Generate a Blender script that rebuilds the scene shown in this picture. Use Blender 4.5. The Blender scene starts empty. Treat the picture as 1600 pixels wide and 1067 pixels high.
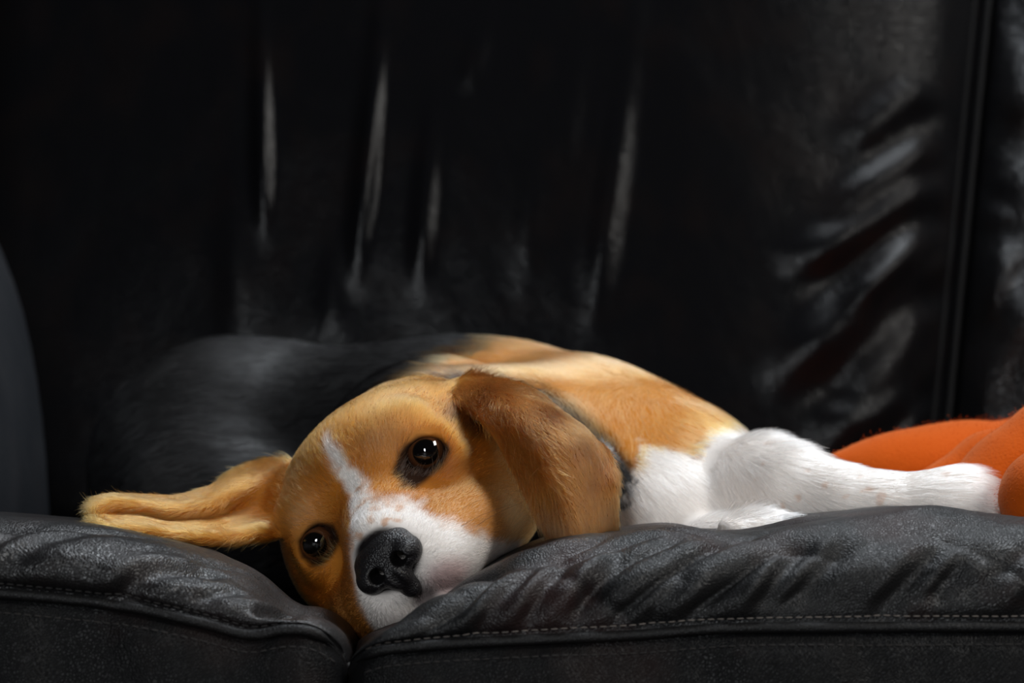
import bpy, math
import numpy as np
from mathutils import Matrix, Vector

# ------------------------------------------------------------------ camera
sc = bpy.context.scene
LENS, SENSOR = 85.0, 36.0
PITCH = math.radians(2.84)
CAM = np.array([0.0, -1.15, 0.50])
cam_data = bpy.data.cameras.new('camera')
cam_data.lens = LENS
cam_data.sensor_width = SENSOR
cam_data.clip_start = 0.02
cam_data.dof.use_dof = True
cam_data.dof.focus_distance = 1.125
cam_data.dof.aperture_fstop = 8.0
cam = bpy.data.objects.new('camera', cam_data)
sc.collection.objects.link(cam)
cam.location = CAM
cam.rotation_euler = (math.pi / 2 + PITCH, 0, 0)
sc.camera = cam

# ------------------------------------------------------------------ world, light, exposure
sc.view_settings.view_transform = 'Standard'
sc.view_settings.look = 'None'
sc.view_settings.gamma = 1.0
sc.view_settings.use_curve_mapping = False
sc.view_settings.exposure = -0.2
world = bpy.data.worlds.new('world')
sc.world = world
world.use_nodes = True
bg = world.node_tree.nodes['Background']
bg.inputs['Color'].default_value = (0.75, 0.85, 1.0, 1)
bg.inputs['Strength'].default_value = 0.012


def area(name, loc, target, sx, sy, power, color):
    d = bpy.data.lights.new(name, 'AREA')
    d.shape = 'RECTANGLE'
    d.size, d.size_y = sx, sy
    d.energy = power
    d.color = color
    o = bpy.data.objects.new(name, d)
    sc.collection.objects.link(o)
    o.location = loc
    o.rotation_euler = (Vector(target) - Vector(loc)).to_track_quat('-Z', 'Y').to_euler()
    return o


area('roof_window_light', (0.32, 0.40, 1.90), (0.0, 0.15, 0.45), 0.7, 0.6, 21, (0.88, 0.94, 1.0))
area('side_window_light', (1.66, -1.05, 1.95), (0.05, 0.1, 0.5), 0.45, 0.8, 26, (1.0, 0.97, 0.92))
area('far_window_light', (-0.62, -3.1, 1.0), (0, 0, 0.5), 0.20, 0.6, 17, (0.93, 0.97, 1.0))
area('far_window_light', (-0.34, -3.1, 1.0), (0, 0, 0.5), 0.20, 0.6, 17, (0.93, 0.97, 1.0))

# ------------------------------------------------------------------ helpers
col = sc.collection
FPX = LENS / SENSOR * 1600.0
FWD = np.array([0, math.cos(PITCH), math.sin(PITCH)])
UPV = np.array([0, -math.sin(PITCH), math.cos(PITCH)])


def P(u, v, d):
    """world point seen at photograph position (u, v) at depth d metres"""
    return CAM + d * (FWD + (u - 800) / FPX * np.array([1.0, 0, 0]) - (v - 533.5) / FPX * UPV)


def hash2(ix, iy, seed):
    n = (ix.astype(np.int64) * 374761393 + iy.astype(np.int64) * 668265263 + seed * 974711) & 0x7fffffff
    n = ((n ^ (n >> 13)) * 1274126177) & 0x7fffffff
    return ((n ^ (n >> 16)) & 0xffff) / 65535.0


def noise2(x, y, seed=0):
    x = np.asarray(x, float); y = np.asarray(y, float)
    ix, iy = np.floor(x), np.floor(y)
    fx, fy = x - ix, y - iy
    fx, fy = fx * fx * (3 - 2 * fx), fy * fy * (3 - 2 * fy)
    a, b = hash2(ix, iy, seed), hash2(ix + 1, iy, seed)
    c, d = hash2(ix, iy + 1, seed), hash2(ix + 1, iy + 1, seed)
    return (a + (b - a) * fx) * (1 - fy) + (c + (d - c) * fx) * fy


def fbm2(x, y, seed=0, octs=3):
    s, a, t = 0, 1.0, 0
    for k in range(octs):
        s = s + a * noise2(x * 2 ** k, y * 2 ** k, seed + k); t += a; a *= 0.5
    return s / t


def noise3(p, seed=0):
    """smooth 3D noise from three planar lattices, about 0..1"""
    return (noise2(p[:, 0] + 7.1 * np.floor(p[:, 2]) * 0, p[:, 1] + 0.5 * p[:, 2], seed)
            + noise2(p[:, 1] - 0.4 * p[:, 0], p[:, 2], seed + 11)
            + noise2(p[:, 2] + 0.3 * p[:, 1], p[:, 0], seed + 23)) / 3


def sstep(a, b, x):
    t = np.clip((x - a) / (b - a), 0, 1)
    return t * t * (3 - 2 * t)


def srgb(r, g, b):
    f = lambda c: (c / 255 / 12.92) if c / 255 <= 0.04045 else ((c / 255 + 0.055) / 1.055) ** 2.4
    return np.array([f(r), f(g), f(b)])


def interp(x, xs, ys):
    """smooth (Catmull-like) interpolation of a table"""
    xs = np.asarray(xs, float); ys = np.asarray(ys, float)
    m = np.gradient(ys, xs)
    i = np.clip(np.searchsorted(xs, x) - 1, 0, len(xs) - 2)
    h = xs[i + 1] - xs[i]
    t = np.clip((x - xs[i]) / h, 0, 1)
    return ((2 * t**3 - 3 * t**2 + 1) * ys[i] + (t**3 - 2 * t**2 + t) * h * m[i]
            + (-2 * t**3 + 3 * t**2) * ys[i + 1] + (t**3 - t**2) * h * m[i + 1])


def mesh_obj(name, verts, faces, mat, parent=None, smooth=True):
    me = bpy.data.meshes.new(name)
    verts = np.asarray(verts, np.float32)
    if isinstance(faces, np.ndarray):
        k = faces.shape[1]
        me.vertices.add(len(verts)); me.vertices.foreach_set('co', verts.ravel())
        me.loops.add(faces.size); me.loops.foreach_set('vertex_index', faces.ravel().astype(np.int32))
        me.polygons.add(len(faces))
        me.polygons.foreach_set('loop_start', np.arange(0, faces.size, k, dtype=np.int32))
        me.update(calc_edges=True)
    else:
        me.from_pydata(verts.tolist(), [], faces)
    me.validate()
    if smooth:
        me.polygons.foreach_set('use_smooth', np.ones(len(me.polygons), bool))
    o = bpy.data.objects.new(name, me)
    col.objects.link(o)
    if mat: me.materials.append(mat)
    if parent: o.parent = parent
    return o


def grid_faces(nu, nv, wrap_v=False):
    i, j = np.meshgrid(np.arange(nu - 1), np.arange(nv if wrap_v else nv - 1), indexing='ij')
    i = i.ravel(); j = j.ravel(); j2 = (j + 1) % nv
    return np.stack([i * nv + j, (i + 1) * nv + j, (i + 1) * nv + j2, i * nv + j2], 1)


def grid_normals(G):
    du = np.gradient(G, axis=0); dv = np.gradient(G, axis=1)
    n = np.cross(du, dv)
    return n / (np.linalg.norm(n, axis=2, keepdims=True) + 1e-12)


def tube(name, pts, r, mat, parent=None, n=8, flat=1.0):
    pts = np.asarray(pts, float)
    t = np.gradient(pts, axis=0); t /= np.linalg.norm(t, axis=1, keepdims=True)
    up = np.tile([0.0, 0.3, 1.0], (len(pts), 1))
    a = np.cross(t, up); a /= np.linalg.norm(a, axis=1, keepdims=True)
    b = np.cross(a, t)
    r = np.broadcast_to(np.asarray(r, float), (len(pts),))
    ang = np.linspace(0, 2 * math.pi, n, endpoint=False)
    V = pts[:, None] + r[:, None, None] * (np.cos(ang)[None, :, None] * a[:, None] * flat + np.sin(ang)[None, :, None] * b[:, None])
    F = grid_faces(len(pts), n, True)
    return mesh_obj(name, V.reshape(-1, 3), F, mat, parent)


def tag(o, label=None, cat=None, group=None, kind=None):
    if label: o['label'] = label
    if cat: o['category'] = cat
    if group: o['group'] = group
    if kind: o['kind'] = kind
    return o


def empty(name, loc):
    o = bpy.data.objects.new(name, None)
    o.empty_display_size = 0.05
    col.objects.link(o)
    o.location = loc
    return o


def adopt(parent):
    """keep world placement of children built in world coordinates"""
    for ch in parent.children:
        ch.matrix_parent_inverse = Matrix.Translation(-Vector(parent.location))


# ------------------------------------------------------------------ materials
def new_mat(name):
    m = bpy.data.materials.new(name); m.use_nodes = True
    nt = m.node_tree
    return m, nt, nt.nodes['Principled BSDF']


def plain(name, c, rough=0.6, **kw):
    m, nt, b = new_mat(name)
    b.inputs['Base Color'].default_value = (*c, 1)
    b.inputs['Roughness'].default_value = rough
    for k, v in kw.items(): b.inputs[k].default_value = v
    return m


def leather(name, base, wear, rough, grain=420.0, wear_amt=0.5, bump=0.25, crack=0.0, spec=0.5):
    m, nt, b = new_mat(name)
    N, L = nt.nodes, nt.links
    tc = N.new('ShaderNodeTexCoord')
    # worn colour patches
    n1 = N.new('ShaderNodeTexNoise'); n1.inputs['Scale'].default_value = 22; n1.inputs['Detail'].default_value = 4
    L.new(tc.outputs['Object'], n1.inputs['Vector'])
    r1 = N.new('ShaderNodeValToRGB')
    r1.color_ramp.elements[0].position = 0.48; r1.color_ramp.elements[1].position = 0.68
    r1.color_ramp.elements[0].color = (0, 0, 0, 1); r1.color_ramp.elements[1].color = (wear_amt, wear_amt, wear_amt, 1)
    L.new(n1.outputs['Fac'], r1.inputs['Fac'])
    mx = N.new('ShaderNodeMix'); mx.data_type = 'RGBA'
    mx.inputs['A'].default_value = (*base, 1); mx.inputs['B'].default_value = (*wear, 1)
    L.new(r1.outputs['Color'], mx.inputs['Factor'])
    L.new(mx.outputs['Result'], b.inputs['Base Color'])
    # pebbled grain
    wn = N.new('ShaderNodeTexNoise'); wn.inputs['Scale'].default_value = 90; wn.inputs['Detail'].default_value = 2
    L.new(tc.outputs['Object'], wn.inputs['Vector'])
    mxv = N.new('ShaderNodeMix'); mxv.data_type = 'VECTOR'; mxv.inputs['Factor'].default_value = 0.006
    L.new(tc.outputs['Object'], mxv.inputs['A']); L.new(wn.outputs['Color'], mxv.inputs['B'])
    vo = N.new('ShaderNodeTexVoronoi'); vo.feature = 'DISTANCE_TO_EDGE'; vo.inputs['Scale'].default_value = grain
    L.new(mxv.outputs['Result'], vo.inputs['Vector'])
    rv = N.new('ShaderNodeMapRange'); rv.inputs['From Max'].default_value = 0.25
    L.new(vo.outputs['Distance'], rv.inputs['Value'])
    n2 = N.new('ShaderNodeTexNoise'); n2.inputs['Scale'].default_value = 160; n2.inputs['Detail'].default_value = 5
    L.new(tc.outputs['Object'], n2.inputs['Vector'])
    ad = N.new('ShaderNodeMath'); ad.operation = 'MULTIPLY_ADD'; ad.inputs[1].default_value = 0.7
    L.new(rv.outputs['Result'], ad.inputs[0]); L.new(n2.outputs['Fac'], ad.inputs[2])
    bp = N.new('ShaderNodeBump'); bp.inputs['Strength'].default_value = bump; bp.inputs['Distance'].default_value = 0.0012
    L.new(ad.outputs['Value'], bp.inputs['Height'])
    L.new(bp.outputs['Normal'], b.inputs['Normal'])
    n3 = N.new('ShaderNodeTexNoise'); n3.inputs['Scale'].default_value = 14; n3.inputs['Detail'].default_value = 5
    L.new(tc.outputs['Object'], n3.inputs['Vector'])
    mr = N.new('ShaderNodeMapRange'); mr.inputs['From Min'].default_value = 0.3; mr.inputs['From Max'].default_value = 0.7
    mr.inputs['To Min'].default_value = rough - 0.05; mr.inputs['To Max'].default_value = rough + 0.08
    L.new(n3.outputs['Fac'], mr.inputs['Value']); L.new(mr.outputs['Result'], b.inputs['Roughness'])
    b.inputs['Specular IOR Level'].default_value = spec
    return m


BLACK = srgb(22, 22, 25)
M_seat = leather('black_leather_seat', srgb(19, 19, 20), srgb(58, 32, 28), 0.43, grain=760, wear_amt=0.5, bump=0.3, spec=0.40)
M_seat_left = leather('black_leather_seat_sheen', srgb(20, 19, 20), srgb(42, 32, 31), 0.38, grain=760, wear_amt=0.5, bump=0.3, spec=0.56)
M_back = leather('black_leather_back', srgb(12, 12, 14), srgb(22, 17, 16), 0.20, grain=620, wear_amt=0.4, bump=0.09, spec=0.11)
nt = M_back.node_tree; bb = nt.nodes['Principled BSDF']
tcb = nt.nodes.new('ShaderNodeTexCoord'); sxb = nt.nodes.new('ShaderNodeSeparateXYZ'); nt.links.new(tcb.outputs['Object'], sxb.inputs['Vector'])
for sock, a_, b_ in (('Roughness', 0.20, 0.30), ('Specular IOR Level', 0.11, 0.19), ('Strength', 0.09, 0.20)):      # leather worn matter at the creased side
    mr_ = nt.nodes.new('ShaderNodeMapRange'); mr_.interpolation_type = 'SMOOTHSTEP'
    mr_.inputs['From Min'].default_value = 0.10; mr_.inputs['From Max'].default_value = 0.30
    mr_.inputs['To Min'].default_value = a_; mr_.inputs['To Max'].default_value = b_
    nt.links.new(sxb.outputs['X'], mr_.inputs['Value'])
    dst = (bb if sock != 'Strength' else next(n for n in nt.nodes if n.type == 'BUMP')).inputs[sock]
    for l_ in list(dst.links): nt.links.remove(l_)
    nt.links.new(mr_.outputs['Result'], dst)
M_back_side = leather('black_leather_back_pebbled', srgb(15, 15, 17), srgb(24, 20, 19), 0.30, grain=480, wear_amt=0.4, bump=0.45, spec=0.4)
M_arm = leather('black_leather_arm', srgb(30, 33, 38), srgb(40, 40, 44), 0.5, grain=360, wear_amt=0.5, bump=0.2)
M_pipe = leather('black_leather_piping', srgb(16, 16, 17), srgb(30, 25, 23), 0.5, grain=700, wear_amt=0.4, bump=0.25, spec=0.3)
M_welt = plain('black_welt', srgb(12, 12, 13), 0.6, **{'Specular IOR Level': 0.12})
M_panel = leather('black_leather_front_panel', srgb(16, 16, 17), srgb(38, 26, 24), 0.45, grain=760, wear_amt=0.5, bump=0.3, spec=0.14)
M_thread = plain('grey_thread', srgb(112, 104, 98), 0.8)
M_thread_dark = plain('black_thread', srgb(46, 43, 42), 0.8)
M_wood = plain('dark_stained_wood', srgb(40, 26, 18), 0.45)
M_wall = plain('grey_plaster', srgb(60, 58, 56), 0.9)
M_floor = plain('dark_floorboards', srgb(52, 38, 28), 0.5)

# ------------------------------------------------------------------ room shell
def box(name, lo, hi, mat, parent=None, bevel=0.0):
    (x0, y0, z0), (x1, y1, z1) = lo, hi
    V = [(x0, y0, z0), (x1, y0, z0), (x1, y1, z0), (x0, y1, z0), (x0, y0, z1), (x1, y0, z1), (x1, y1, z1), (x0, y1, z1)]
    F = [(0, 3, 2, 1), (4, 5, 6, 7), (0, 1, 5, 4), (1, 2, 6, 5), (2, 3, 7, 6), (3, 0, 4, 7)]
    o = mesh_obj(name, V, F, mat, parent, smooth=False)
    if bevel:
        b = o.modifiers.new('bevel', 'BEVEL'); b.width = bevel; b.segments = 3
    return o


fl = box('floor', (-3, -3.6, -0.05), (3, 1.05, 0.0), M_floor); tag(fl, kind='structure')
wb = box('wall_back', (-3, 1.0, 0.0), (3, 1.1, 2.5), M_wall); tag(wb, kind='structure')

# ------------------------------------------------------------------ sofa
sofa = empty('leather_sofa', (0.1, 0.25, 0.0))
tag(sofa, 'worn black leather sofa with soft creased cushions under the sleeping dog'.replace('sleeping ', ''), 'sofa')

X_GAP = -0.0715


def px_table(us, vs, d):
    q = np.array([P(u, v, d) for u, v in zip(us, vs)])
    return q[:, 0], q[:, 2]


# crest lines (x -> height) of the two seat cushions
cl_x, cl_z = px_table([-700, 0, 140, 220, 270, 330, 400, 450, 500, 545], [808, 811, 826, 843, 856, 876, 908, 946, 964, 976], 1.085)
cr_x, cr_z = px_table([548, 590, 640, 690, 730, 800, 880, 960, 1080, 1115, 1200, 1270, 1350, 1440, 1560, 1640, 2300, 4000],
                      [985, 978, 962, 932, 906, 870, 842, 834, 826, 833, 829, 813, 805, 796, 808, 815, 815, 815], 1.085)
sl_x, sl_z = px_table([-700, 0, 100, 200, 330, 400, 450, 520, 545], [920, 922, 930, 942, 970, 986, 978, 985, 992], 1.045)
sr_x, sr_z = px_table([548, 600, 700, 850, 1000, 1100, 1300, 1600, 2300, 4000], [1012, 1008, 1000, 993, 986, 978, 975, 974, 974, 974], 1.045)


def ridge(d, w):
    return np.exp(-(d / w) ** 2)


def seg_fold(X, Y, x0, y0, x1, y1, w, a, skew=0.0):
    """a crease/ridge along a segment in the surface's own plane; returns displacement"""
    dx, dy = x1 - x0, y1 - y0
    L = math.hypot(dx, dy)
    t = ((X - x0) * dx + (Y - y0) * dy) / L / L
    s = ((X - x0) * -dy + (Y - y0) * dx) / L
    if skew == 0:      # slack vertical fold: grows downwards, then tucks in
        fall = sstep(-0.2, 0.9, t) * (1 - sstep(0.80, 1.28, t))
        return a * fall * ridge(s, w)
    fall = sstep(-0.25, 0.15, t) * (1 - sstep(0.75, 1.25, t))
    return a * fall * (ridge(s, w) - 0.5 * ridge(s - 1.5 * w, w * 0.8))


def seat_cushion(name, x0, x1, crest_t, seam_t, mat, seed, side):
    nx = int((x1 - x0) / 0.0022)
    xs = np.linspace(x0, x1, nx)
    zc = interp(xs, *crest_t); zs = interp(xs, *seam_t)
    zc = np.maximum(zc, zs + 0.004)
    # profile parameter: 0 bottom-front .. seam .. crest .. back .. underside
    ys_front = -0.112
    prof = []
    nA, nB, nC, nD = 46, 60, 110, 12
    for k in range(nA):                       # front panel, bottom to seam
        t = k / (nA - 1)
        z = 0.245 + (zs - 0.245) * t
        y = ys_front - 0.010 * math.sin(math.pi * min(t * 1.02, 1)) ** 0.8 + 0 * xs
        prof.append((y, z))
    for k in range(1, nB):                    # roll from seam up to the crest
        t = k / (nB - 1)
        a = t * math.pi / 2
        bulge = 0.012 * math.sin(math.pi * t)
        y = ys_front + 0.004 + (0.062) * (1 - math.cos(a)) - bulge * 0.8 + 0 * xs
        z = zs + (zc - zs) * math.sin(a) ** 0.9 + bulge * 0.15
        prof.append((y, z))
    y_crest = ys_front + 0.066
    seat_z = 0.405 + 0.03 * sstep(0.12, 0.24, xs) + 0.02 * (1 - sstep(-0.34, -0.27, xs))
    for k in range(1, nC):                    # top of the seat back to the rear
        t = k / (nC - 1)
        y = y_crest + (0.47 - y_crest) * t + 0 * xs
        g_ = sstep(-0.18, -0.10, xs) if side == 'left' else 0.0
        y0 = 0.03 - 0.065 * g_; tt = np.clip((y - y0) / (0.18 - 0.06 * g_), 0, 1); f = tt * tt * (3 - 2 * tt)
        f2 = sstep(-0.04, 0.03, y)
        flat = np.minimum(zc, 0.47)
        near = zc + (np.minimum(flat, 0.462) - zc) * f2 * 0.0
        z = near * (1 - f) + seat_z * f
        prof.append((y, z))
    for k in range(1, nD):                    # down the back and underneath
        t = k / (nD - 1)
        prof.append((0.47 + 0 * xs, seat_z * (1 - t) + 0.245 * t))
    PY = np.array([p[0] for p in prof]).T; PZ = np.array([p[1] for p in prof]).T
    nt = PY.shape[1]
    G = np.stack([np.repeat(xs[:, None], nt, 1), PY, PZ], 2)
    # rounded ends
    R = 0.02
    e = np.minimum(xs - x0, x1 - xs)
    ins = np.where(e < R, R * (1 - np.sqrt(np.clip(1 - (1 - e / R) ** 2, 0, 1))), 0)
    nrm = grid_normals(G)
    G = G + 0
    S = np.arange(nt)[None, :] * np.ones((nx, 1))
    # arc coordinate measured from the seam, metres, positive over the top
    seg = np.linalg.norm(np.diff(G, axis=1), axis=2)
    arc = np.concatenate([np.zeros((nx, 1)), np.cumsum(seg, 1)], 1)
    arc = arc - arc[:, nA - 1:nA]
    Xc = G[:, :, 0]
    top = sstep(0.002, 0.015, arc) * (1 - sstep(0.10, 0.16, arc))
    frontm = 1 - sstep(-0.012, -0.002, arc)
    D = np.zeros_like(arc)
    # pinched pleats running diagonally up from the seam
    rot = 0.9
    if side == 'right':
        a_ = Xc - arc * 1.05 + 0.010 * (noise2(Xc * 30, arc * 30, seed + 2) - 0.5); b_ = Xc * 0.6 + arc
        n_ = noise2(a_ * 35, b_ * 13, seed + 3)
        puff = np.clip(np.abs(n_ - 0.5) * 2.6, 0, 1) ** 0.62
        amp = 0.0080 * (0.55 + 0.75 * noise2(Xc * 13, arc * 9, seed + 1)) * sstep(0.003, 0.016, arc) * (1 - sstep(0.050, 0.085, arc))
        D += amp * (puff - 0.55)
        m_ = noise2((Xc + arc * 1.3) * 26, (arc - 0.4 * Xc) * 18, seed + 9)
        D += 0.0024 * (np.clip(np.abs(m_ - 0.5) * 3, 0, 1) ** 0.6 - 0.6) * top
        D += 0.0035 * (fbm2(Xc * 16, arc * 18, seed + 5) - 0.5) * top
    else:
        a_ = Xc - arc * 0.95 + 0.012 * (noise2(Xc * 25, arc * 25, seed + 2) - 0.5); b_ = Xc * 0.6 + arc
        n_ = noise2(a_ * 23, b_ * 8, seed + 3)
        puff = np.clip(np.abs(n_ - 0.5) * 2.6, 0, 1) ** 0.7
        D += 0.0095 * (puff - 0.6) * sstep(0.003, 0.014, arc) * (1 - sstep(0.05, 0.09, arc)) * (0.5 + 0.7 * noise2(Xc * 15, arc * 12, seed + 4))
        D += 0.003 * (fbm2(Xc * 14, arc * 16, seed + 5) - 0.5) * top
    # pinched creases running diagonally up from the seam
    rc = np.random.default_rng(seed)
    sp = 0.030 if side == 'right' else 0.036
    for xc in np.arange(x0 + 0.05, min(x1, 0.6), sp):
        xa = xc + rc.uniform(-0.01, 0.01); aa = rc.uniform(0.006, 0.014); ln_ = rc.uniform(0.022, 0.05); sl = rc.uniform(0.5, 1.3)
        D += seg_fold(Xc, arc, xa, aa, xa + sl * ln_ * 0.75, aa + ln_ * 0.75, rc.uniform(0.0035, 0.006), -rc.uniform(0.0022, 0.0042), 1)
    # fine wrinkles
    D += 0.0007 * (fbm2(Xc * 120 - arc * 70, arc * 60, seed + 6) - 0.5) * (top + frontm)
    # vertical slack folds on the front panel
    vx = Xc + 0.012 * (noise2(Xc * 12, arc * 20, seed + 7) - 0.5) + arc * 0.12
    D += frontm * 0.0060 * (noise2(vx * 52, arc * 9, seed + 8) - 0.5)
    D += frontm * 0.0016 * (fbm2(vx * 130, arc * 40, seed + 10) - 0.5)
    # seam groove
    D -= 0.0035 * ridge(arc, 0.0045)
    G = G - nrm * 0
    out = nrm * np.sign((nrm[:, nA + nB - 2, 2]).mean())
    G = G + out * D[:, :, None]
    G[:, :, 1] -= ins[:, None] * (G[:, :, 1] - 0.17) / 0.285
    G[:, :, 2] -= ins[:, None] * (G[:, :, 2] - 0.34) / 0.12
    V = G.reshape(-1, 3)
    F = grid_faces(nx, nt, True)
    V2 = np.vstack([V, G[0].mean(0) + [0.001, 0, 0], G[-1].mean(0) - [0.001, 0, 0]])
    n0 = len(V)
    Fl = [F]
    caps = []
    for j in range(nt):
        caps.append((n0, j, (j + 1) % nt, n0)); caps.append((n0 + 1, (nx - 1) * nt + (j + 1) % nt, (nx - 1) * nt + j, n0 + 1))
    o = mesh_obj(name, V2, F, mat, sofa)
    # close the ends with triangle fans
    import bmesh
    bm = bmesh.new(); bm.from_mesh(o.data); bm.verts.ensure_lookup_table()
    for a, b, c, _ in caps:
        try:
            f = bm.faces.new((bm.verts[a], bm.verts[b], bm.verts[c])); f.smooth = True
        except ValueError:
            pass
    bmesh.ops.recalc_face_normals(bm, faces=bm.faces)
    bm.to_mesh(o.data); bm.free()
    for p in o.data.polygons: p.use_smooth = True
    o.data.materials.append(M_panel)
    mi = np.zeros(len(o.data.polygons), np.int32); kf = np.arange(len(F)); mi[:len(F)] = (kf % nt) < nA - 1
    o.data.polygons.foreach_set('material_index', mi)
    # piping in the groove and stitches beside it
    sel = (e > 0.004)
    q = G[sel, nA - 1] + out[sel, nA - 1] * 0.002
    k = max(1, int(0.004 / (xs[1] - xs[0])))
    q = q[::k]; tube('piping', q, 0.0024 * np.clip(np.minimum(np.arange(len(q)), np.arange(len(q))[::-1]) / 3, 0.15, 1), M_pipe, o, 10)
    kk = nA - 1 + int(np.argmin(np.abs(arc[nx // 2, nA - 1:nA + 30] - 0.006)))
    lines = [(kk, M_thread if side == 'right' else M_thread_dark), (nA - 1 - int(np.argmin(np.abs(arc[nx // 2, nA - 1::-1] + 0.0075))), M_thread_dark)]
    for jj, mt in lines:
        q = G[sel, jj] + out[sel, jj] * 0.00015
        Vs, Fs = [], []
        s = 0
        pitch = 0.0042
        step = xs[1] - xs[0]
        xq = q[:, 0]
        for x in np.arange(xq[0] + 0.004, min(xq[-1], 0.55), pitch):
            a = np.array([np.interp(x, xq, q[:, c]) for c in range(3)])
            b = np.array([np.interp(x + pitch * 0.72, xq, q[:, c]) for c in range(3)])
            d = (b - a) / np.linalg.norm(b - a)
            w = np.cross(d, [0, 0.7, 0.7]); w /= np.linalg.norm(w); h = np.cross(w, d)
            base = len(Vs)
            for tt, rr in ((0, 0.00012), (0.2, 0.00034), (0.8, 0.00034), (1, 0.00012)):
                for g in range(5):
                    an = 2 * math.pi * g / 5
                    Vs.append(a + (b - a) * tt + rr * (math.cos(an) * w + math.sin(an) * h))
            for r_ in range(3):
                for g in range(5):
                    Fs.append((base + r_ * 5 + g, base + r_ * 5 + (g + 1) % 5, base + r_ * 5 + 5 + (g + 1) % 5, base + r_ * 5 + 5 + g))
        st = mesh_obj('stitching', Vs, Fs, mt, o)
        st['kind'] = 'stuff'
    return o


seat_cushion('seat_cushion', -0.62, X_GAP, (cl_x, cl_z), (sl_x, sl_z), M_seat_left, 3, 'left')
seat_cushion('seat_cushion', X_GAP, 0.78, (cr_x, cr_z), (sr_x, sr_z), M_seat, 17, 'right')


def back_cushion(name, xl, xr, folds, seed, edge, lump, mat):
    """pillow-like back cushion; xl/xr: functions of height giving its side edges"""
    nz, nu = 250, 330
    z = np.linspace(0.36, 0.93, nz); u = np.linspace(0, 1, nu)
    Z, Uu = np.meshgrid(z, u, indexing='ij')
    XL, XR = xl(Z), xr(Z)
    X = XL + (XR - XL) * Uu
    ex = np.minimum(X - XL, XR - X)
    puff = 0.034 * np.clip(1 - (1 - np.clip(ex / edge, 0, 1)) ** 2.2, 0, 1) + 0.02 * np.sin(math.pi * Uu)
    topr = np.clip((0.93 - Z) / 0.08, 0, 1)
    puff = puff * np.sqrt(1 - (1 - topr) ** 2)
    Y = 0.475 + 0.17 * (Z - 0.40) - puff + 0.02 * (1 - sstep(0.40, 0.48, Z))
    D = np.zeros_like(X)
    Xw = X + 0.016 * (noise2(X * 16, Z * 16, seed + 40) - 0.5); Zw = Z + 0.020 * (noise2(X * 15, Z * 15, seed + 41) - 0.5)
    for f in folds:
        D += seg_fold(X, Z, *f) if f[6] == 0 else seg_fold(Xw, Zw, *f)
    D += 0.004 * (fbm2(X * 9 + Z * 2, Z * 7, seed) - 0.5) + lump * (noise2(X * 17 + Z * 12, Z * 13, seed + 8) - 0.5)
    D += 0.0004 * (fbm2(X * 60 + Z * 10, Z * 26, seed + 4) - 0.5)
    Y = Y - D * np.clip(ex / 0.012, 0, 1)
    front = np.stack([X, Y, Z], 2)
    # thickness: wrap round to a rear sheet
    rear = np.stack([X, np.maximum(Y, 0) * 0 + 0.56 + 0.17 * (Z - 0.40), Z], 2)
    V = np.vstack([front.reshape(-1, 3), rear.reshape(-1, 3)])
    F1 = grid_faces(nz, nu)
    F2 = F1[:, ::-1] + nz * nu
    rim = []
    idx = lambda i, j: i * nu + j
    loop = [idx(0, j) for j in range(nu)] + [idx(i, nu - 1) for i in range(1, nz)] + [idx(nz - 1, j) for j in range(nu - 2, -1, -1)] + [idx(i, 0) for i in range(nz - 2, 0, -1)]
    for a, b in zip(loop, loop[1:] + loop[:1]):
        rim.append((a, b, b + nz * nu, a + nz * nu))
    F = np.vstack([F1[:, ::-1], F2[:, ::-1], np.array(rim)[:, ::-1]])
    o = mesh_obj(name, V, F, mat, sofa)
    return o, front


def seam_x(z):
    a = P(1508, 640, 1.60); b = P(1582, 0, 1.63)
    return a[0] + (b[0] - a[0]) * (z - a[2]) / (b[2] - a[2])


def pf(u0, v0, u1, v1, w, a, skew=0.0):
    p, q = P(u0, v0, 1.58), P(u1, v1, 1.58)
    return (p[0], p[2], q[0], q[2], w, a, skew)


folds_main = [
    pf(388, -60, 400, 300, 0.0062, 0.0056), pf(592, -60, 556, 360, 0.0070, 0.0064), pf(676, 120, 654, 400, 0.0078, 0.0042),
    pf(765, -40, 732, 100, 0.0080, 0.0018), pf(860, -40, 822, 400, 0.010, 0.0018), pf(1008, -60, 938, 440, 0.010, 0.0040),
    pf(350, 150, 362, 500, 0.013, 0.0020), pf(520, 330, 512, 500, 0.009, 0.0016), pf(920, -50, 880, 250, 0.010, 0.0018),
    pf(1462, 120, 1350, 200, 0.014, 0.0045, 1), pf(1474, 225, 1330, 300, 0.011, 0.0050, 1), pf(1470, 290, 1255, 395, 0.016, 0.0080, 1),
    pf(1466, 365, 1340, 470, 0.010, 0.0052, 1), pf(1462, 400, 1235, 575, 0.017, 0.0092, 1), pf(1452, 500, 1320, 600, 0.011, 0.0060, 1),
    pf(1450, 540, 1300, 690, 0.014, 0.0072, 1), pf(1445, 615, 1410, 725, 0.010, 0.006, 1)]
folds_side = [
    pf(1520, 250, 1600, 330, 0.010, 0.006, 1), pf(1540, 330, 1500, 470, 0.012, 0.006), pf(1600, 380, 1520, 520, 0.012, 0.007, 1),
    pf(1620, 470, 1540, 640, 0.012, 0.006, 1), pf(1700, 300, 1640, 560, 0.014, 0.006), pf(1560, 90, 1660, 150, 0.012, 0.004)]
bc1, front1 = back_cushion('back_cushion', lambda z: -0.40 + 0 * z, lambda z: seam_x(z) - 0.004, folds_main, 31, 0.07, 0.0, M_back)
bc2, front2 = back_cushion('back_cushion', lambda z: seam_x(z) + 0.004, lambda z: 0.86 + 0 * z, folds_side, 57, 0.045, 0.018, M_back_side)
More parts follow.
